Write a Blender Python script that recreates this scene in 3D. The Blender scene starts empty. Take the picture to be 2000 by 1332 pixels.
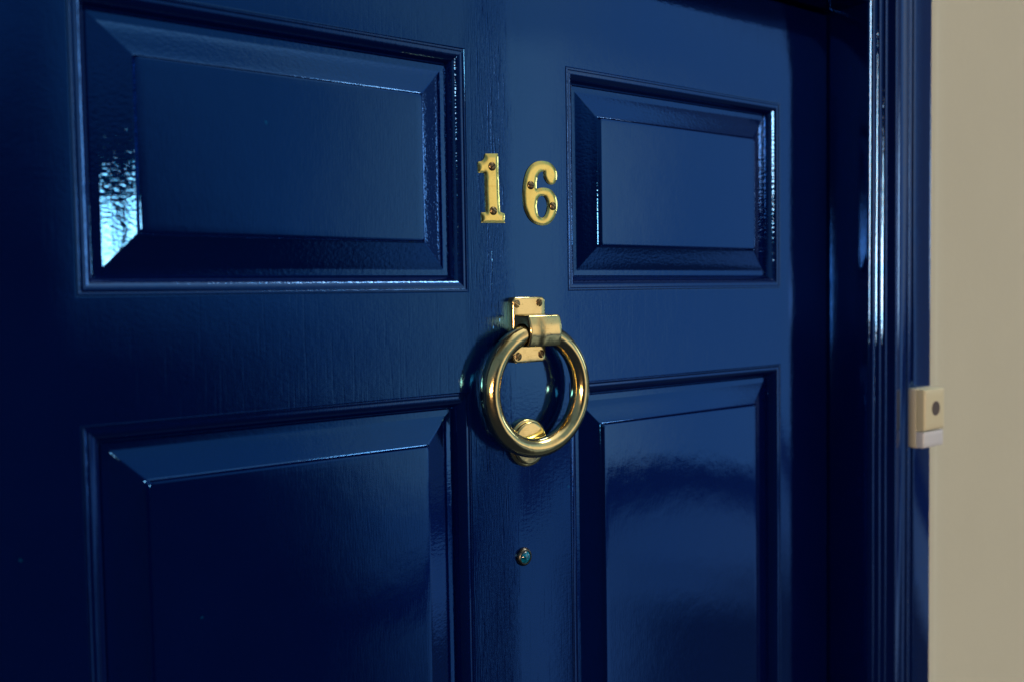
import bpy, bmesh, math, random
from mathutils import Vector, Matrix
from mathutils.geometry import delaunay_2d_cdt
random.seed(7)
S = bpy.context.scene
COL = S.collection
R = math.radians

# ------------------------------------------------------------------ camera
YAW, PITCH, ROLL = 0.6578, -0.0470, -0.0155
cam_loc = Vector((-0.1432, -0.5869, -0.0033))
F = Vector((math.sin(YAW)*math.cos(PITCH), math.cos(YAW)*math.cos(PITCH), math.sin(PITCH)))
r0 = F.cross(Vector((0, 0, 1))).normalized()
u0 = r0.cross(F)
rr = math.cos(ROLL)*r0 + math.sin(ROLL)*u0
uu = -math.sin(ROLL)*r0 + math.cos(ROLL)*u0
cd = bpy.data.cameras.new('camera')
cam = bpy.data.objects.new('camera', cd)
COL.objects.link(cam)
cam.matrix_world = Matrix(((rr.x, uu.x, -F.x, cam_loc.x), (rr.y, uu.y, -F.y, cam_loc.y),
                           (rr.z, uu.z, -F.z, cam_loc.z), (0, 0, 0, 1)))
cd.sensor_width = 36
cd.lens = 34.245
cd.clip_start = 0.02
cd.clip_end = 200
cd.dof.use_dof = True
cd.dof.focus_distance = 0.745
cd.dof.aperture_fstop = 4.2
cd.dof.aperture_blades = 9
S.camera = cam

# ------------------------------------------------------------------ light: open shade, overcast
SUN_AZ, SUN_EL = 62, 52          # degrees right of the door's outward normal, elevation
S.view_settings.view_transform = 'Standard'
S.view_settings.look = 'None'
S.view_settings.exposure = 0.0
S.view_settings.gamma = 1.0
S.view_settings.use_curve_mapping = False

world = bpy.data.worlds.new('World')
S.world = world
world.use_nodes = True
wt = world.node_tree
wt.nodes.clear()


class NB:
    """small helper that writes node expressions"""
    def __init__(s, t): s.t = t
    def n(s, typ, **k):
        o = s.t.nodes.new(typ)
        for a, b in k.items(): setattr(o, a, b)
        return o
    def l(s, a, b):
        if isinstance(a, (int, float, tuple, list)): b.default_value = a
        else: s.t.links.new(a, b)
    def m(s, op, a, b=0.0, c=0.0):
        o = s.n('ShaderNodeMath', operation=op)
        s.l(a, o.inputs[0]); s.l(b, o.inputs[1]); s.l(c, o.inputs[2])
        return o.outputs[0]
    def ss(s, v, a, b, lo=0.0, hi=1.0):
        o = s.n('ShaderNodeMapRange', interpolation_type='SMOOTHSTEP')
        s.l(v, o.inputs[0]); s.l(a, o.inputs[1]); s.l(b, o.inputs[2]); s.l(lo, o.inputs[3]); s.l(hi, o.inputs[4])
        return o.outputs[0]
    def mix(s, f, a, b, mode='MIX'):
        o = s.n('ShaderNodeMix', data_type='RGBA', blend_type=mode)
        s.l(f, o.inputs['Factor']); s.l(a, o.inputs[6]); s.l(b, o.inputs[7])
        return o.outputs[2]
    def noise(s, vec, scale, detail=2.0, rough=0.5, sc=None, w=None):
        if sc:
            mp = s.n('ShaderNodeMapping'); s.l(vec, mp.inputs[0]); mp.inputs['Scale'].default_value = sc
            vec = mp.outputs[0]
        o = s.n('ShaderNodeTexNoise'); s.l(vec, o.inputs['Vector'])
        o.inputs['Scale'].default_value = scale; o.inputs['Detail'].default_value = detail
        o.inputs['Roughness'].default_value = rough
        return o.outputs[0]


W = NB(wt)
tc = W.n('ShaderNodeTexCoord').outputs['Generated']
sep = W.n('ShaderNodeSeparateXYZ'); W.l(tc, sep.inputs[0])
dx, dy, dz = sep.outputs
az = W.m('MULTIPLY', W.m('ARCTAN2', dx, W.m('MULTIPLY', dy, -1.0)), 57.2958)     # + = to the right of the outward normal
el = W.m('MULTIPLY', W.m('ARCSINE', dz), 57.2958)
nz = W.noise(tc, 5.0, 3.0)
nz0 = W.m('SUBTRACT', nz, 0.5)
azn = W.m('ADD', az, W.m('MULTIPLY', nz0, 9.0))
eln = W.m('ADD', el, W.m('MULTIPLY', W.m('SUBTRACT', W.noise(tc, 4.0, 2.0, sc=(1, 1, 2)), 0.5), 8.0))
sky = W.n('ShaderNodeTexSky', sky_type='NISHITA')
sky.sun_disc = False
sky.sun_elevation = R(SUN_EL)
sky.sun_rotation = R(180 - SUN_AZ)
# radiances below are written for a Background strength of 0.1
K = 10.0
cool = W.mix(W.ss(az, 18, 52), (0.14*K, 0.20*K, 0.26*K, 1), (0.25*K, 0.39*K, 0.53*K, 1))
cool = W.mix(W.ss(az, 53, 58), cool, (0.09*K, 0.12*K, 0.18*K, 1))
warm = W.mix(W.ss(eln, 7, 18), (0.88*K, 0.73*K, 0.64*K, 1), (0.42*K, 0.46*K, 0.50*K, 1))
warm = W.mix(W.ss(az, 26, 40), (0.52*K, 0.40*K, 0.34*K, 1), warm)
facade = W.mix(W.m('MULTIPLY', W.ss(azn, 24, 32), W.ss(azn, 42, 49, 1.0, 0.0)), cool, warm)
low = W.ss(eln, -13, -9, 0.0, 1.0)
street = W.mix(W.ss(az, 22, 50), (0.08*K, 0.10*K, 0.13*K, 1), (0.17*K, 0.25*K, 0.36*K, 1))
street = W.mix(W.m('MULTIPLY', W.ss(az, 26, 32), W.ss(az, 40, 47, 1.0, 0.0)), street, (0.25*K, 0.29*K, 0.36*K, 1))
street = W.mix(W.ss(el, -45, -21), (0.14*K, 0.14*K, 0.14*K, 1), street)
base = W.mix(low, street, facade)
# dark band between the far pavement and the house fronts, sinking to the left
bc = W.m('SUBTRACT', W.ss(az, 22, 52, -18.5, -9.6), eln)
band = W.ss(W.m('ABSOLUTE', W.m('ADD', bc, -1.2)), 0.8, 2.4, 1.0, 0.0)
base = W.mix(W.m('MULTIPLY', band, 0.95), base, (0.02*K, 0.04*K, 0.12*K, 1))
# dark patch low on the right
lowr = W.m('MULTIPLY', W.ss(azn, 42, 47), W.ss(eln, -18.5, -15.5, 1.0, 0.0))
base = W.mix(W.m('MULTIPLY', lowr, 0.95), base, (0.03*K, 0.04*K, 0.06*K, 1))
# unseen photographer, put in as a dark area straight ahead and to the left
lft = W.ss(W.m('ADD', azn, W.m('MULTIPLY', el, 0.55)), 15, 28)
base = W.mix(W.m('SUBTRACT', 1.0, lft), base, W.mix(W.ss(el, 4, 15), (0.012*K, 0.016*K, 0.03*K, 1), (0.08*K, 0.12*K, 0.18*K, 1)))
# overhead: sky seen past the roof line
up = W.ss(el, 36, 58)
skyc = W.mix(0.75, sky.outputs[0], (1.08*K, 0.98*K, 0.88*K, 1))
leftup = W.ss(az, -35, 25, 0.06, 1.0)
skyc = W.mix(1.0, skyc, (1, 1, 1, 1), 'MULTIPLY')
skyv = W.n('ShaderNodeVectorMath', operation='SCALE'); W.l(skyc, skyv.inputs[0]); W.l(leftup, skyv.inputs['Scale'])
base = W.mix(up, base, skyv.outputs[0])
# bright gap of open sky low down to the left
g1 = W.m('MULTIPLY', W.ss(azn, -42, -34), W.ss(azn, -13.5, -12, 1.0, 0.0))
g2 = W.m('MULTIPLY', W.ss(el, -2.8, -1.4), W.ss(el, 2.0, 3.6, 1.0, 0.0))
gap = W.m('MULTIPLY', g1, g2)
base = W.mix(gap, base, (50*K, 31*K, 19*K, 1))
# bright patch added low at the far right, to light up right-facing bevels
g5 = W.m('MULTIPLY', W.ss(az, 65, 67), W.ss(azn, 72, 75, 1.0, 0.0))
g6 = W.m('MULTIPLY', W.ss(el, 0, 3), W.ss(el, 8, 15, 1.0, 0.0))
base = W.mix(W.m('MULTIPLY', g5, g6), base, (2.9*K, 3.5*K, 3.8*K, 1))
# a paler house front far to the left beside the gap
g3 = W.m('MULTIPLY', W.ss(azn, -80, -60), W.ss(azn, -44, -42, 1.0, 0.0))
g4 = W.m('MULTIPLY', W.ss(el, -6, 0), W.ss(el, 14, 22, 1.0, 0.0))
base = W.mix(W.m('MULTIPLY', g3, g4), base, (0.12*K, 0.16*K, 0.2*K, 1))
bg = W.n('ShaderNodeBackground'); W.l(base, bg.inputs[0]); bg.inputs[1].default_value = 0.1
wo = W.n('ShaderNodeOutputWorld'); W.l(bg.outputs[0], wo.inputs[0])

sd = bpy.data.lights.new('sun', 'SUN')
sd.energy = 0.8
sd.angle = R(14)
sd.color = (1.0, 0.92, 0.78)
sun = bpy.data.objects.new('sun', sd)
COL.objects.link(sun)
sv = Vector((math.sin(R(SUN_AZ))*math.cos(R(SUN_EL)), -math.cos(R(SUN_AZ))*math.cos(R(SUN_EL)), math.sin(R(SUN_EL))))
sun.rotation_euler = sv.to_track_quat('Z', 'Y').to_euler()

# ------------------------------------------------------------------ materials
def mat(name):
    m = bpy.data.materials.new(name)
    m.use_nodes = True
    t = m.node_tree
    return m, NB(t), t.nodes['Principled BSDF']


def bump(B, h, dist, normal=None):
    o = B.n('ShaderNodeBump'); o.inputs['Distance'].default_value = dist; o.inputs['Strength'].default_value = 1.0
    B.l(h, o.inputs['Height'])
    if normal: B.l(normal, o.inputs['Normal'])
    return o.outputs[0]


def paint(name, grain='both', rough=0.09, amp=1.0, pk=0.00004, crough=0.10):
    m, B, P = mat(name)
    g = B.n('ShaderNodeNewGeometry').outputs['Position']
    s3 = B.n('ShaderNodeSeparateXYZ'); B.l(g, s3.inputs[0])
    col = B.mix(B.noise(g, 14, 3), (0.0001, 0.0020, 0.040, 1), (0.0002, 0.0034, 0.056, 1))
    # small fresh-paint specks of a brighter blue
    v = B.n('ShaderNodeTexVoronoi'); B.l(g, v.inputs['Vector']); v.inputs['Scale'].default_value = 60
    sc = B.n('ShaderNodeSeparateColor'); B.l(v.outputs['Color'], sc.inputs[0])
    warp = B.m('MULTIPLY', B.noise(g, 900, 2), 0.10)
    spot = B.m('MULTIPLY', B.m('LESS_THAN', B.m('ADD', v.outputs['Distance'], warp), B.m('MULTIPLY', sc.outputs[1], 0.13)),
               B.m('GREATER_THAN', sc.outputs[0], 0.90))
    col = B.mix(B.m('MULTIPLY', spot, 0.8), col, (0.0, 0.045, 0.13, 1))
    B.l(col, P.inputs['Base Color'])
    P.inputs['IOR'].default_value = 2.68
    P.inputs['Specular Tint'].default_value = (0.0, 0.31, 1.0, 1)
    P.inputs['Coat Weight'].default_value = 0.4
    P.inputs['Coat IOR'].default_value = 1.5
    P.inputs['Coat Roughness'].default_value = crough
    B.l(B.m('ADD', B.m('MULTIPLY', B.noise(g, 35, 3), rough*0.7), rough*0.45), P.inputs['Roughness'])
    peel = B.noise(g, 330 if grain == 'both' else 400, 2, 0.45, sc=(0.8, 0.8, 1.3))
    if grain == 'v':      # thicker brushed coat on the bevels than on the flat fields
        peel = B.m('MULTIPLY', peel, B.ss(s3.outputs[1], 0.0006, 0.0024, 0.22, 1.0))
        peel = B.m('MULTIPLY', peel, B.ss(s3.outputs[2], -0.06, -0.02, 0.4, 1.0))
    n1 = bump(B, peel, pk*amp)
    wave = B.noise(g, 45, 2)
    n1 = bump(B, wave, 0.00009*amp, n1)
    fine = B.noise(g, 900, 3, 0.6, sc=(1, 1, 0.10)) if grain != 'h' else B.noise(g, 900, 3, 0.6, sc=(0.10, 1, 1))
    if grain == 'both':
        strip = B.m('MAXIMUM', B.ss(B.m('ABSOLUTE', B.m('SUBTRACT', s3.outputs[0], B.m('ADD', 0.286, B.m('MULTIPLY', B.noise(g, 12, 2), 0.014)))), 0.004, 0.026, 1.0, 0.07), 0.07)
        h = B.m('MULTIPLY', fine, strip)
        # occasional open grain furrows running down the middle stile
        fur = B.ss(B.noise(g, 420, 1, 0.5, sc=(1, 1, 0.05)), 0.30, 0.44)
        h = B.m('ADD', h, B.m('MULTIPLY', B.m('MULTIPLY', fur, strip), 0.5))
        n1 = bump(B, h, 0.00030*amp, n1)
    else:
        n1 = bump(B, fine, 0.000032*amp, n1)
    B.l(n1, P.inputs['Normal'])
    B.l(n1, P.inputs['Coat Normal'])
    return m


M_door = paint('navy_gloss_paint')
M_panel = paint('navy_gloss_paint_panel', 'v', rough=0.05, pk=0.00010, crough=0.025)
M_trim = paint('navy_gloss_paint_trim', 'v', rough=0.03, pk=0.00013, crough=0.015)
M_frame = paint('navy_gloss_paint_frame', 'v', rough=0.022, pk=0.00009, crough=0.012)


def brass(name, c1, c2, rough, tarn=0.25, scratch=1.0):
    m, B, P = mat(name)
    g = B.n('ShaderNodeNewGeometry').outputs['Position']
    f = B.ss(B.noise(g, 60, 4, 0.6), 0.42, 0.72)
    col = B.mix(B.m('MULTIPLY', f, tarn), c1, c2)
    scr = B.ss(B.noise(g, 260, 3, 0.6, sc=(0.25, 1, 1.6)), 0.60, 0.64)
    col = B.mix(B.m('MULTIPLY', scr, 0.35), col, c2)
    speck = B.ss(B.noise(g, 700, 2), 0.68, 0.76)
    col = B.mix(B.m('MULTIPLY', speck, 0.6), col, (0.10, 0.06, 0.02, 1))
    B.l(col, P.inputs['Base Color'])
    P.inputs['Metallic'].default_value = 1
    B.l(B.m('ADD', B.m('MULTIPLY', B.noise(g, 120, 4), 0.12), rough-0.05), P.inputs['Roughness'])
    n = bump(B, B.noise(g, 90, 2), 0.00022*scratch)
    n = bump(B, B.noise(g, 900, 2, 0.5, sc=(1, 1, 0.2)), 0.000012*scratch, n)
    B.l(n, P.inputs['Normal'])
    return m


M_brass = brass('polished_brass', (0.94, 0.80, 0.36, 1), (0.70, 0.53, 0.19, 1), 0.12)
M_gold = brass('golden_brass', (0.97, 0.84, 0.25, 1), (0.82, 0.62, 0.15, 1), 0.14, 0.35, 1.2)
M_screw = brass('tarnished_screw_brass', (0.42, 0.32, 0.16, 1), (0.20, 0.14, 0.07, 1), 0.3, 1.0, 1.0)
M_dull = brass('dull_cast_brass', (0.42, 0.33, 0.15, 1), (0.20, 0.15, 0.07, 1), 0.36, 1.0, 1.0)
M_old = brass('aged_bronze', (0.10, 0.13, 0.12, 1), (0.26, 0.15, 0.08, 1), 0.28, 1.0, 1.0)


def simple(name, c, rough, bmp=0.0, sc=200, c2=None):
    m, B, P = mat(name)
    g = B.n('ShaderNodeNewGeometry').outputs['Position']
    c2 = c2 or tuple(x*0.93 for x in c[:3]) + (1,)
    B.l(B.mix(B.noise(g, 9, 4, 0.6), c, c2), P.inputs['Base Color'])
    P.inputs['Roughness'].default_value = rough
    if bmp: B.l(bump(B, B.noise(g, sc, 4, 0.6), bmp), P.inputs['Normal'])
    return m


M_wall = simple('cream_masonry_paint', (0.49, 0.59, 0.53, 1), 0.8, 0.0003, 90)
M_bell = simple('ivory_plastic', (0.60, 0.67, 0.50, 1), 0.35)
M_bellside = simple('ivory_plastic_base', (0.54, 0.60, 0.51, 1), 0.4)
M_grey = simple('grey_button', (0.085, 0.08, 0.075, 1), 0.4)
M_white = simple('white_name_card', (0.55, 0.68, 0.80, 1), 0.3)
M_dark = simple('dark_slot', (0.012, 0.010, 0.008, 1), 0.7)
ml, Bl, Pl = mat('teal_glass_lens')
Pl.inputs['Base Color'].default_value = (0.0, 0.13, 0.24, 1)
Pl.inputs['Roughness'].default_value = 0.06
Pl.inputs['Coat Weight'].default_value = 1.0
gg = Bl.n('ShaderNodeNewGeometry').outputs['Position']
Bl.l(Bl.mix(Bl.ss(Bl.noise(gg, 260, 2), 0.4, 0.6), (0.0, 0.06, 0.12, 1), (0.0, 0.22, 0.42, 1)), Pl.inputs['Base Color'])
M_lens = ml

# ------------------------------------------------------------------ helpers
def link(name, bm, m, parent=None, sharp=35, smooth=True):
    bmesh.ops.recalc_face_normals(bm, faces=bm.faces)
    me = bpy.data.meshes.new(name)
    bm.to_mesh(me); bm.free()
    me.materials.append(m)
    if smooth:
        for p in me.polygons: p.use_smooth = True
        me.set_sharp_from_angle(angle=R(sharp))
    o = bpy.data.objects.new(name, me)
    COL.objects.link(o)
    if parent:
        o.parent = parent
        o.matrix_parent_inverse = Matrix.Translation(-parent.location)
    return o


def thing(name, loc, label, cat, group=None):
    o = bpy.data.objects.new(name, None)
    o.empty_display_size = 0.02
    o.location = loc
    COL.objects.link(o)
    o['label'] = label; o['category'] = cat
    if group: o['group'] = group
    return o


def loft(bm, loops, closed=True, cap0=False, cap1=False):
    """loops: lists of points (same length)"""
    V = [[bm.verts.new(p) for p in L] for L in loops]
    n = len(V[0])
    for a, b in zip(V, V[1:]):
        for i in range(n if closed else n-1):
            j = (i+1) % n
            bm.faces.new((a[i], a[j], b[j], b[i]))
    if cap0: bm.faces.new(V[0])
    if cap1: bm.faces.new(V[-1])
    return V


def rrect(x0, x1, z0, z1, r, n=6):
    """rounded rectangle outline in (x, z)"""
    r = max(r, 1e-5)
    out = []
    for cx, cz, a0 in ((x1-r, z1-r, 0), (x0+r, z1-r, 90), (x0+r, z0+r, 180), (x1-r, z0+r, 270)):
        for k in range(n+1):
            a = R(a0 + 90*k/n)
            out.append((cx + r*math.cos(a), cz + r*math.sin(a)))
    return out


def disc_loops(cx, cz, prof, n=48, sx=1.0):
    """prof: list of (radius, y)"""
    return [[(cx + sx*r*math.cos(2*math.pi*i/n), y, cz + r*math.sin(2*math.pi*i/n)) for i in range(n)] for r, y in prof]

# ------------------------------------------------------------------ dimensions
PW, MU, ST = 0.270, 0.0981, 0.0788
H, ZL, ZD = 0.1752, -0.0747, 0.2737
ZB, ZLB = -1.70, -1.46
XL, XR = -ST, 2*PW+MU+ST

# ------------------------------------------------------------------ the cream wall round the doorway
def u_sweep(bm, prof, zbot):
    """sweep a profile (o outward from the opening, d towards the street) up one jamb, across the head, down the other"""
    loops = []
    def densify(p0, p1, n): return [tuple(p0[k] + (p1[k]-p0[k])*i/n for k in range(3)) for i in range(n)]
    for o, d in prof:
        a = (XL-o, -d, zbot); b = (XL-o, -d, ZD+o); c = (XR+o, -d, ZD+o); e = (XR+o, -d, zbot)
        loops.append([a, b, c, e])
    loft(bm, loops, closed=False)


bm = bmesh.new()
u_sweep(bm, [(0.1075, 0.0), (0.1085, 0.0385), (0.1115, 0.0400), (0.114, 0.0412), (0.120, 0.0418), (0.130, 0.0418), (0.1345, 0.0412), (0.138, 0.0398), (0.145, 0.0385), (0.16, 0.0378), (0.9, 0.0378), (0.9, 0.0)], ZB-0.1)
wall = link('wall', bm, M_wall, sharp=60)
wall['label'] = 'smooth cream painted wall to the right of the blue door surround'
wall['category'] = 'wall'

# ------------------------------------------------------------------ door frame
fr = thing('door_frame', (XR, 0, ZB), 'dark blue gloss moulded timber door surround between the door and the cream wall', 'door frame')
bm = bmesh.new()
def arc(cx, cd_, r, a0, a1, n=6, sx=1.0):
    return [(cx + sx*r*math.cos(R(a0+(a1-a0)*i/n)), cd_ + r*math.sin(R(a0+(a1-a0)*i/n))) for i in range(n+1)]
prof = [(0.002, -0.040), (0.0005, 0.0005), (0.0, 0.0440)]
prof += [(0.0002, 0.0450), (0.0006, 0.0457), (0.0028, 0.0478), (0.0034, 0.0482)]
prof += arc(0.0050, 0.0468, 0.0017, 100, 20, 5)
prof += [(0.0078, 0.0450), (0.0092, 0.0446)]
u_sweep(bm, prof, ZB-0.1)
link('jamb', bm, M_frame, fr, sharp=50)
bm = bmesh.new()
prof = [(0.0085, 0.0440), (0.0095, 0.0470)]
prof += [(0.0099, 0.0474), (0.0120, 0.0494), (0.0128, 0.0498)]
prof += arc(0.0143, 0.0482, 0.0017, 100, 20, 5)
prof += [(0.0168, 0.0466), (0.0184, 0.0464), (0.0196, 0.0474)]
prof += [(0.0200, 0.0477), (0.0222, 0.0497), (0.0230, 0.0501)]
prof += arc(0.0244, 0.0488, 0.0014, 100, 30, 5)
prof += [(0.0270, 0.0486), (0.0290, 0.0498)]
prof += [(0.0300, 0.0505), (0.0334, 0.0536), (0.0342, 0.0541)]
prof += arc(0.0356, 0.0522, 0.0020, 100, 30, 6)
prof += [(0.0400, 0.0520), (0.0450, 0.0503), (0.050, 0.0497), (0.055, 0.0503), (0.0580, 0.0514)]
prof += arc(0.0605, 0.0505, 0.0020, 130, 0, 6)
prof += [(0.0635, 0.0470), (0.0655, 0.0462), (0.0740, 0.0462), (0.0760, 0.0470), (0.0775, 0.0482), (0.0790, 0.0486)]
prof += [(0.107, 0.0486)] + arc(0.1085, 0.0466, 0.0020, 80, 0, 5) + [(0.1107, 0.036)]
u_sweep(bm, prof, ZB-0.1)
link('architrave', bm, M_frame, fr, sharp=50)

# ------------------------------------------------------------------ the door
door = thing('front_door', (0.5*(XL+XR), 0, ZB), 'dark navy blue high gloss panelled front door with raised panels', 'door')
gap = 0.0022
xs = [XL+gap, 0, PW, PW+MU, 2*PW+MU, XR-gap]
zs = [ZB, ZLB, ZL, 0, H, ZD-gap]
openings = {(1, 1), (3, 1), (1, 3), (3, 3)}
bm = bmesh.new()
verts = {}
def vv(i, j, y):
    k = (i, j, y)
    if k not in verts: verts[k] = bm.verts.new((xs[i], y, zs[j]))
    return verts[k]
for i in range(5):
    for j in range(5):
        for y in (0.0, 0.044):
            if (i, j) in openings: continue
            bm.faces.new((vv(i, j, y), vv(i+1, j, y), vv(i+1, j+1, y), vv(i, j+1, y)))
for y in ():
    pass
edges = [e for e in bm.edges if len(e.link_faces) == 1 and all(abs(v.co.y) < 1e-6 for v in e.verts)]
for e in edges:
    a, b = e.verts
    a2 = next(v for v in bm.verts if abs(v.co.x-a.co.x) < 1e-7 and abs(v.co.z-a.co.z) < 1e-7 and v.co.y > 0.01)
    b2 = next(v for v in bm.verts if abs(v.co.x-b.co.x) < 1e-7 and abs(v.co.z-b.co.z) < 1e-7 and v.co.y > 0.01)
    bm.faces.new((a, b, b2, a2))
bmesh.ops.recalc_face_normals(bm, faces=bm.faces)
be = [e for e in bm.edges if len(e.link_faces) == 2 and abs(e.calc_face_angle(0)) > 1.0 and all(abs(v.co.y) < 1e-6 for v in e.verts)]
bmesh.ops.bevel(bm, geom=be, offset=0.0011, segments=3, profile=0.5, affect='EDGES')
link('door_leaf', bm, M_door, door, sharp=40)

# moulding profile: (inset from the opening edge, depth behind the face, corner radius)
mould = [(-0.0002, 0.004), (0.0000, 0.0004), (0.00004, 0.0), (0.0012, 0.0), (0.0016, 0.0003), (0.0019, 0.0005),
         (0.0020, 0.0002), (0.0030, 0.0002), (0.0038, 0.0002), (0.0046, 0.0005), (0.0054, 0.0009), (0.0062, 0.0014), (0.0070, 0.0020), (0.0078, 0.0028),
         (0.0086, 0.0039), (0.0094, 0.0055), (0.0099, 0.0066), (0.0102, 0.0074), (0.0106, 0.0092)]
panel = [(0.0100, 0.0095, 0.0002), (0.0112, 0.0090, 0.0002), (0.0118, 0.0085, 0.0002), (0.0155, 0.0083, 0.0003), (0.0163, 0.0082, 0.0004), (0.0170, 0.0079, 0.0005),
         (0.0225, 0.0064, 0.0008), (0.0285, 0.0048, 0.0010), (0.0342, 0.0033, 0.0016), (0.0350, 0.0030, 0.0018), (0.0355, 0.0024, 0.0020),
         (0.0359, 0.0011, 0.0022), (0.0364, 0.0003, 0.0024), (0.0370, 0.00005, 0.0026), (0.0378, 0.0, 0.0028)]
for (x0, z0, x1, z1, lab) in ((0, 0, PW, H, None), (PW+MU, 0, 2*PW+MU, H, None), (0, ZLB, PW, ZL, None), (PW+MU, ZLB, 2*PW+MU, ZL, None)):
    bm = bmesh.new()
    loops = []
    for o, d, r in panel:
        loops.append([(x, d, z) for x, z in rrect(x0+o, x1-o, z0+o, z1-o, r)])
    # inner rings so that the field shades flat
    for o in (0.042, 0.050):
        loops.append([(x, 0.0, z) for x, z in rrect(x0+o, x1-o, z0+o, z1-o, 0.003)])
    loft(bm, loops, cap1=True)
    pn = link('panel', bm, M_panel, door, sharp=28)
    bm = bmesh.new()
    loft(bm, [[(x, d, z) for x, z in rrect(x0+o, x1-o, z0+o, z1-o, 0.0002, 3)] for o, d in mould])
    link('panel_moulding', bm, M_trim, pn, sharp=45)

# ------------------------------------------------------------------ screws
def screw(parent, x, y, z, r, ang, tilt=0.0):
    """slotted countersunk head, y = height of the surface it sits in"""
    bm = bmesh.new()
    n = 20
    w = r*0.13
    for s in (1, -1):
        # half disc above / below the slot, slightly domed
        pts = []
        a0 = math.asin(w/r)
        rings = []
        for k, (q, h) in enumerate(((1.0, 0.0), (0.97, 0.00025), (0.85, 0.00045), (0.55, 0.0007), (0.0, 0.0008))):
            ring = []
            for i in range(n+1):
                a = a0 + (math.pi-2*a0)*i/n
                px, pz = q*r*math.cos(a), max(w, q*r*math.sin(a))
                ring.append((px, pz*s, h))
            rings.append(ring)
        rings.insert(0, [(p[0], p[1], -0.0006) for p in rings[0]])
        V = [[bm.verts.new((p[0], -p[2], p[1])) for p in ring] for ring in rings]
        for a, b in zip(V, V[1:]):
            for i in range(n):
                bm.faces.new((a[i], a[i+1], b[i+1], b[i]))
        # slot wall
        top = [ring[0] for ring in V] + [ring[-1] for ring in reversed(V)]
        bm.faces.new(top)
    bmesh.ops.remove_doubles(bm, verts=bm.verts, dist=1e-7)
    Rm = Matrix.Translation((x, y, z)) @ Matrix.Rotation(R(ang), 4, 'Y') @ Matrix.Rotation(R(tilt), 4, 'X')
    bm.transform(Rm)
    o = link('screw', bm, M_screw, parent, sharp=40)
    bm = bmesh.new()
    loft(bm, [[Rm @ Vector(p) for p in L] for L in disc_loops(0, 0, [(r*1.10, -0.00012), (r*1.02, -0.00016), (0.0001, -0.00016)], 28)])
    link('screw_slot', bm, M_dark, o)
    return o

# ------------------------------------------------------------------ house numbers
def smooth_closed(pts, n=4, keep=()):
    """Catmull-Rom through pts; indices in keep stay sharp corners"""
    out = []
    N = len(pts)
    for i in range(N):
        p0, p1, p2, p3 = pts[i-1], pts[i], pts[(i+1) % N], pts[(i+2) % N]
        if i in keep: p0 = (2*p1[0]-p2[0], 2*p1[1]-p2[1])
        if (i+1) % N in keep: p3 = (2*p2[0]-p1[0], 2*p2[1]-p1[1])
        for k in range(n):
            t = k/n
            out.append(tuple(0.5*((2*p1[c]) + (-p0[c]+p2[c])*t + (2*p0[c]-5*p1[c]+4*p2[c]-p3[c])*t*t + (-p0[c]+3*p1[c]-3*p2[c]+p3[c])*t**3) for c in (0, 1)))
    return out


def resample(poly, step):
    out = []
    N = len(poly)
    acc = 0
    last = Vector(poly[0]); out.append(tuple(last))
    for i in range(N):
        a, b = Vector(poly[i]), Vector(poly[(i+1) % N])
        L = (b-a).length
        if L < 1e-9: continue
        t = step-acc
        while t < L:
            out.append(tuple(a + (b-a)*(t/L))); t += step
        acc = L-(t-step)
    if (Vector(out[-1])-Vector(out[0])).length < step*0.4: out.pop()
    return out


def unproj(x, y, Y=0.0):
    f = 1902.5
    d = (x-1000)/f*rr + (666-y)/f*uu + F
    t = (Y-cam_loc.y)/d.y
    p = cam_loc + t*d
    return (p.x, p.z)


def inside(p, poly):
    c = False
    x, y = p
    j = len(poly)-1
    for i in range(len(poly)):
        xi, yi = poly[i]; xj, yj = poly[j]
        if (yi > y) != (yj > y) and x < (xj-xi)*(y-yi)/(yj-yi)+xi: c = not c
        j = i
    return c


def segdist(p, polys):
    best = 1e9
    px, py = p
    for poly in polys:
        n = len(poly)
        for i in range(n):
            ax, ay = poly[i]; bx, by = poly[(i+1) % n]
            vx, vy = bx-ax, by-ay
            L = vx*vx+vy*vy
            t = 0 if L == 0 else max(0, min(1, ((px-ax)*vx+(py-ay)*vy)/L))
            d = (ax+t*vx-px)**2+(ay+t*vy-py)**2
            if d < best: best = d
    return math.sqrt(best)


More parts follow.
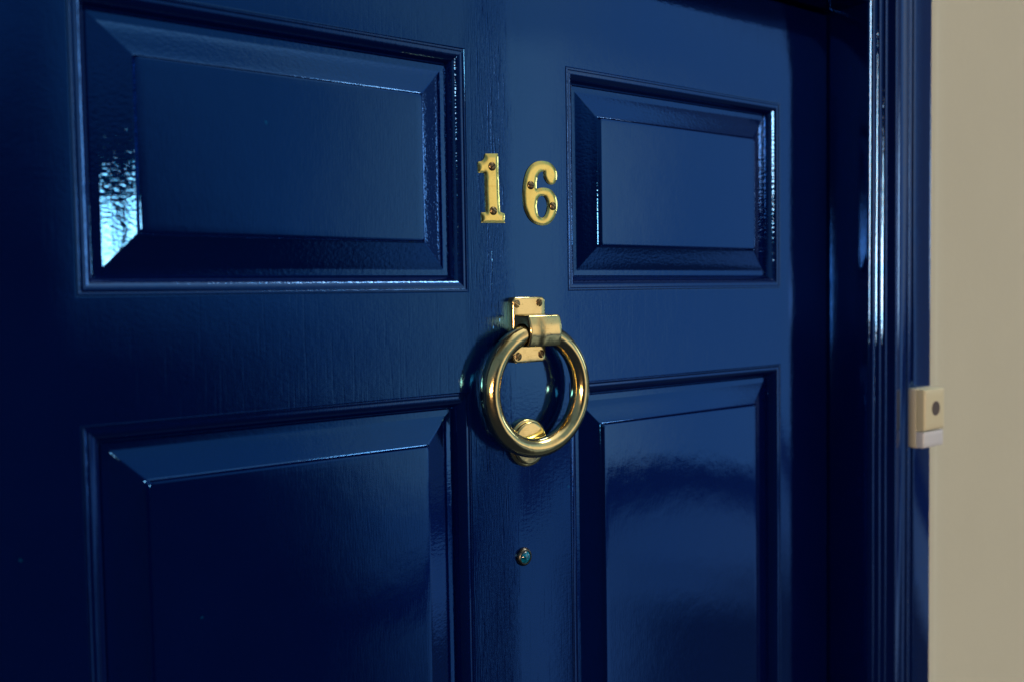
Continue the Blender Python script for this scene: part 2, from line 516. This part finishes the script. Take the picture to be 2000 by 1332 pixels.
def cushion(name, outer, holes, base, crown, halfw, m, parent):
    """polished number plate: raised rim height base, domed by crown over halfw from the edge"""
    step = 0.00055
    polys = [resample(outer, step)] + [resample(h, step) for h in holes]
    pts, edges = [], []
    for poly in polys:
        s = len(pts)
        pts += poly
        edges += [(s+i, s+(i+1) % len(poly)) for i in range(len(poly))]
    nb = len(pts)
    xs_ = [p[0] for p in polys[0]]; zs_ = [p[1] for p in polys[0]]
    g = 0.00060
    r_ = 0
    z = min(zs_)
    while z < max(zs_):
        x = min(xs_) + (g/2 if r_ % 2 else 0)
        while x < max(xs_):
            if inside((x, z), polys[0]) and not any(inside((x, z), h) for h in polys[1:]) and segdist((x, z), polys) > 0.00035:
                pts.append((x, z))
            x += g
        z += g*0.866; r_ += 1
    V, E_, Fc, _, _, _ = delaunay_2d_cdt([Vector(p) for p in pts], edges, [], 0, 1e-7)
    bm = bmesh.new()
    vs = []
    for v in V:
        d = segdist((v.x, v.y), polys)
        t = min(1, d/halfw)
        if d < 1e-6: hgt = base
        else: hgt = base + crown*(1-(1-t)**2)
        vs.append(bm.verts.new((v.x, -hgt, v.y)))
    for f in Fc:
        c = sum((V[i] for i in f), Vector((0, 0)))/len(f)
        if inside(c, polys[0]) and not any(inside(c, h) for h in polys[1:]):
            bm.faces.new([vs[i] for i in f])
    # light smoothing of the dome keeps it from creasing along the middle
    inner = [v for v in bm.verts if not v.is_boundary]
    for _ in range(3):
        new = {v: sum(e.other_vert(v).co.y for e in v.link_edges)/len(v.link_edges) for v in inner}
        for v, y in new.items(): v.co.y = 0.4*v.co.y+0.6*y
    bd = [e for e in bm.edges if len(e.link_faces) == 1]
    ret = bmesh.ops.extrude_edge_only(bm, edges=bd)
    for g_ in ret['geom']:
        if isinstance(g_, bmesh.types.BMVert): g_.co.y = 0.0002
    o = link(name, bm, m, parent, sharp=50)
    o.data.materials.append(M_dull)
    for p in o.data.polygons:
        if abs(p.normal.y) < 0.3: p.material_index = 1   # side edge given a darker colour to tone down its bright rim
    return o


def px2(pts, Y):  # close-up of the number measured in photo pixels -> real outline on the door
    return [unproj(900+a/6.658, 270+b/6.658, Y) for a, b in pts]


one = [(330, 208), (340, 203), (480, 203), (492, 210), (496, 285), (506, 620), (520, 940), (530, 962), (560, 976), (578, 982), (582, 994), (579, 1092), (570, 1105),
       (294, 1101), (283, 1090), (279, 982), (288, 970), (330, 966), (336, 950), (328, 700), (322, 485), (313, 458), (292, 450), (247, 452), (238, 440), (233, 325),
       (243, 308), (272, 303), (300, 285), (318, 255), (324, 220)]
six = [(1200, 606), (1228, 594), (1250, 560), (1261, 505), (1256, 440), (1235, 390), (1200, 345), (1145, 312), (1070, 298), (995, 308), (930, 347), (877, 415), (845, 500),
       (826, 600), (818, 700), (820, 800), (834, 900), (865, 990), (912, 1065), (980, 1116), (1060, 1138), (1130, 1130), (1190, 1090), (1235, 1025), (1260, 940),
       (1264, 860), (1252, 780), (1222, 715), (1180, 672), (1120, 650), (1055, 648), (1000, 664), (996, 630), (997, 570), (1010, 505), (1036, 458), (1066, 437),
       (1092, 437), (1090, 470), (1099, 520), (1128, 572), (1162, 600)]
hole = [(1062, 752), (1030, 768), (1008, 810), (998, 870), (1000, 930), (1014, 988), (1040, 1028), (1075, 1038), (1105, 1012), (1128, 960), (1138, 890), (1130, 820), (1105, 768), (1085, 754)]
YN = -0.0016
o1 = px2(one, YN)
o6, h6 = px2(six, YN), px2(hole, YN)
def cen(pts): return (sum(p[0] for p in pts)/len(pts), 0.0, min(p[1] for p in pts))
n1 = thing('house_number', cen(o1), 'polished brass numeral 1 screwed to the blue door, left of the numeral 6', 'house number', 'brass numerals on the door')
cushion('numeral', smooth_closed(o1, 3), [], 0.0006, 0.00060, 0.0036, M_gold, n1)
n6 = thing('house_number', cen(o6), 'polished brass numeral 6 screwed to the blue door, right of the numeral 1', 'house number', 'brass numerals on the door')
cushion('numeral', smooth_closed(o6, 5, keep=(31, 37)), [smooth_closed(h6, 5)], 0.0006, 0.00058, 0.0034, M_gold, n6)
for par, a, b, ang in ((n1, 419, 370, -38), (n1, 436, 948, 40), (n6, 922, 615, 0), (n6, 1208, 887, 38)):
    x, z = unproj(900+a/6.658, 270+b/6.658, -0.0024)
    screw(par, x, -0.0015, z, 0.0029, ang)

# ------------------------------------------------------------------ door knocker
kn = thing('door_knocker', (0.3225, 0, -0.135), 'large polished brass ring knocker on a screwed back plate below the house number', 'door knocker')
KX, KZ = 0.3226, -0.0299
bm = bmesh.new()
def plate_outline(inset, y):
    out = []
    for x, z in rrect(-0.0159+inset, 0.0159-inset, -0.0243+inset, 0.0243-inset, max(0.0032-inset, 0.0004), 7):
        # arched top and bottom edges
        s = 1 if z > 0 else -1
        z += s*0.0014*(1-(x/0.0159)**2)*min(1, (abs(z)/0.0243)**8)
        out.append((KX+x, y, KZ+z))
    return out
loft(bm, [plate_outline(0.0, 0.0002), plate_outline(0, -0.0012), plate_outline(0, -0.0054), plate_outline(0.00015, -0.0058), plate_outline(0.0006, -0.0062), plate_outline(0.0012, -0.0063), plate_outline(0.006, -0.0063)], cap1=True)
bp = link('back_plate', bm, M_brass, kn, sharp=50)
bp.data.materials.append(M_dull)
for p in bp.data.polygons:
    if p.center.y > -0.0055: p.material_index = 1      # cast sides, never polished

# hinge block: rounded block, its face bulging like a barrel
BX, BZ = 0.3249, -0.0305
def block_loop(hx, hz, r, dfun):
    return [(BX+x, -dfun(x, z), BZ+z) for x, z in rrect(-hx, hx, -hz, hz, r, 8)]
def face(x, z, base=0.0208):
    # barrel from top to bottom, left third cut back with a soft swage
    t = x/0.0152
    sw = 0.0009*(1/(1+math.exp(-(t+0.30)*9)))
    return base + 0.0026*(1-(z/0.0120)**2) + sw
bm = bmesh.new()
def dens(L):
    out = []
    for i, p in enumerate(L):
        q = L[(i+1) % len(L)]
        v = Vector(p); w = Vector(q)
        k = max(1, int((w-v).length/0.0012))
        out += [tuple(v.lerp(w, j/k)) for j in range(k)]
    return out
base2d = rrect(-0.0152, 0.0152, -0.0118, 0.0118, 0.0016, 5)
d2 = []
for i, p in enumerate(base2d):
    q = base2d[(i+1) % len(base2d)]
    L_ = math.hypot(q[0]-p[0], q[1]-p[1]); k = max(1, round(L_/0.0012))
    d2 += [(p[0]+(q[0]-p[0])*j/k, p[1]+(q[1]-p[1])*j/k) for j in range(k)]
loops = []
for t in (0.0, 0.25, 0.5, 0.75, 1.0):   # body grows out of the plate, waisted at the middle
    fl = 1 + 0.05*(1-t)**2
    loops.append([(BX+x*fl*(1 - 0.02*math.sin(math.pi*t)) - 0.0016*(1-t)*1.0, -(0.0060+(face(x, z)-0.0010-0.0060)*t), BZ+z*fl) for x, z in d2])
for ins, dd in ((0.985, 0.0005), (0.955, 0.0001), (0.92, 0.0), (0.80, 0), (0.65, 0), (0.48, 0), (0.30, 0), (0.14, 0), (0.04, 0)):
    loops.append([(BX+x*ins, -(face(x*ins, z*ins)-dd), BZ+z*ins) for x, z in d2])
loft(bm, loops, cap0=True, cap1=True)
blk = link('hinge_block', bm, M_brass, kn, sharp=42)

RC = Vector((0.3225, -0.0140, -0.0755)); RR, rt = 0.0440, 0.0075
def torus(R1, r1, a0=0, a1=360, n=128, k=28, wob=0.0):
    bm = bmesh.new()
    full = abs(a1-a0) >= 360
    loops = []
    cnt = n if full else n+1
    for i in range(cnt):
        a = R(a0+(a1-a0)*i/n)
        r1_ = r1*(1+wob*math.sin(3*a+1)+wob*math.sin(7*a))
        loops.append([(RC.x+(R1+r1_*math.cos(2*math.pi*j/k))*math.sin(a), RC.y+r1_*math.sin(2*math.pi*j/k), RC.z+(R1+r1_*math.cos(2*math.pi*j/k))*math.cos(a)) for j in range(k)])
    if full: loops.append(loops[0])
    loft(bm, loops, cap0=not full, cap1=not full)
    if full: bmesh.ops.remove_doubles(bm, verts=bm.verts, dist=1e-7)
    return bm
ring = link('ring', torus(RR, rt, wob=0.004), M_brass, kn, sharp=180)
# the bore through the block that the ring swings in
cut = link('bore', torus(RR, rt*1.14, -34, 34, 40), M_dark)
md = blk.modifiers.new('bore', 'BOOLEAN'); md.operation = 'DIFFERENCE'; md.object = cut; md.solver = 'EXACT'
dg = bpy.context.evaluated_depsgraph_get()
me2 = bpy.data.meshes.new_from_object(blk.evaluated_get(dg))
blk.modifiers.clear(); blk.data = me2
me2.materials.clear(); me2.materials.append(M_brass); me2.materials.append(M_dull)
for p in me2.polygons:
    p.use_smooth = True
    p.material_index = 1 if abs(p.normal.x) > 0.85 or abs((p.center.z-BZ)) > 0.0119 else 0
me2.set_sharp_from_angle(angle=R(42))
bpy.data.objects.remove(cut)

# striker stud under the ring
bm = bmesh.new()
SX, SZ = 0.3218, -0.1167
loft(bm, disc_loops(SX, SZ, [(0.0180, 0.0002), (0.0184, -0.0010), (0.0186, -0.0026), (0.0183, -0.0036), (0.0177, -0.0041), (0.0168, -0.0042), (0.0164, -0.0043),
                             (0.0163, -0.0060), (0.0160, -0.0066), (0.0154, -0.0069), (0.0140, -0.0070), (0.0060, -0.0070), (0.0001, -0.0070)], 72), cap1=True)
link('striker', bm, M_brass, kn, sharp=40)
for x, z, ang in ((0.31057, -0.0101, 32), (0.3324, -0.0095, -68), (0.3114, -0.0497, -60), (0.3337, -0.0488, 55)):
    screw(kn, x, -0.0061, z, 0.0032, ang)

# ------------------------------------------------------------------ door viewer
ph = thing('door_viewer', (0.3185, 0, -0.2055), 'small aged bronze door viewer with teal glass lens low in the middle stile', 'peephole')
bm = bmesh.new()
loft(bm, disc_loops(0.3182, -0.2055, [(0.0070, 0.0002), (0.0072, -0.0006), (0.0070, -0.0015), (0.0062, -0.0026), (0.0054, -0.0032), (0.0049, -0.0031), (0.0047, -0.0025)], 40))
bz = link('bezel', bm, M_old, ph, sharp=50)
bm = bmesh.new()
loft(bm, disc_loops(0.3182, -0.2055, [(0.0049, -0.0022), (0.0044, -0.0030), (0.0036, -0.0037), (0.0024, -0.0042), (0.0012, -0.00445), (0.0001, -0.0045)], 36), cap1=True)
link('lens', bm, M_lens, ph, sharp=180)

# ------------------------------------------------------------------ doorbell
X0 = XR + 0.002
bell = thing('doorbell', (X0+0.088, -0.0486, -0.166), 'ivory plastic doorbell with round grey button on the blue architrave edge', 'doorbell')
bx0, bx1, bz0, bz1 = X0+0.0675, X0+0.1075, -0.1660, -0.1045
bm = bmesh.new()
def rb(ins, d, r=0.003): return [(x, -d, z) for x, z in rrect(bx0+ins, bx1-ins, bz0+ins, bz1-ins, r, 6)]
loft(bm, [rb(0.0003, 0.0470), rb(0, 0.0475), rb(0, 0.0548), rb(0.0003, 0.0553)], cap1=True)
link('backing', bm, M_bellside, bell, sharp=50)
bm = bmesh.new()
def rc(ins, d, r=0.0028): return [(x, -d, z) for x, z in rrect(bx0+0.0006+ins, bx1-0.0006-ins, -0.1475+ins, bz1-0.0008-ins, r, 6)]
loft(bm, [rc(0, 0.0550, .001), rc(0, 0.0628, .001), rc(0.0003, 0.0638, .001), rc(0.001, 0.0645, .001), rc(0.002, 0.0648, .0008), rc(0.008, 0.0648, .0008)], cap0=True, cap1=True)
link('cover', bm, M_bell, bell, sharp=50)
bm = bmesh.new()
def rn(ins, d): return [(x, -d, z) for x, z in rrect(bx0+0.0006+ins, bx1-0.0006-ins, bz0+0.0008+ins, -0.1485-ins, .0012, 5)]
loft(bm, [rn(0, 0.0550), rn(0, 0.0620), rn(0.0004, 0.0632), rn(0.0012, 0.0636), rn(0.005, 0.0636)], cap0=True, cap1=True)
link('name_card', bm, M_white, bell, sharp=50)
bm = bmesh.new()
loft(bm, disc_loops(X0+0.0895, -0.1255, [(0.0074, -0.0645), (0.0074, -0.0650), (0.0071, -0.0653), (0.0060, -0.0652), (0.0030, -0.0651), (0.0001, -0.0651)], 36), cap1=True)
link('button', bm, M_grey, bell, sharp=50)
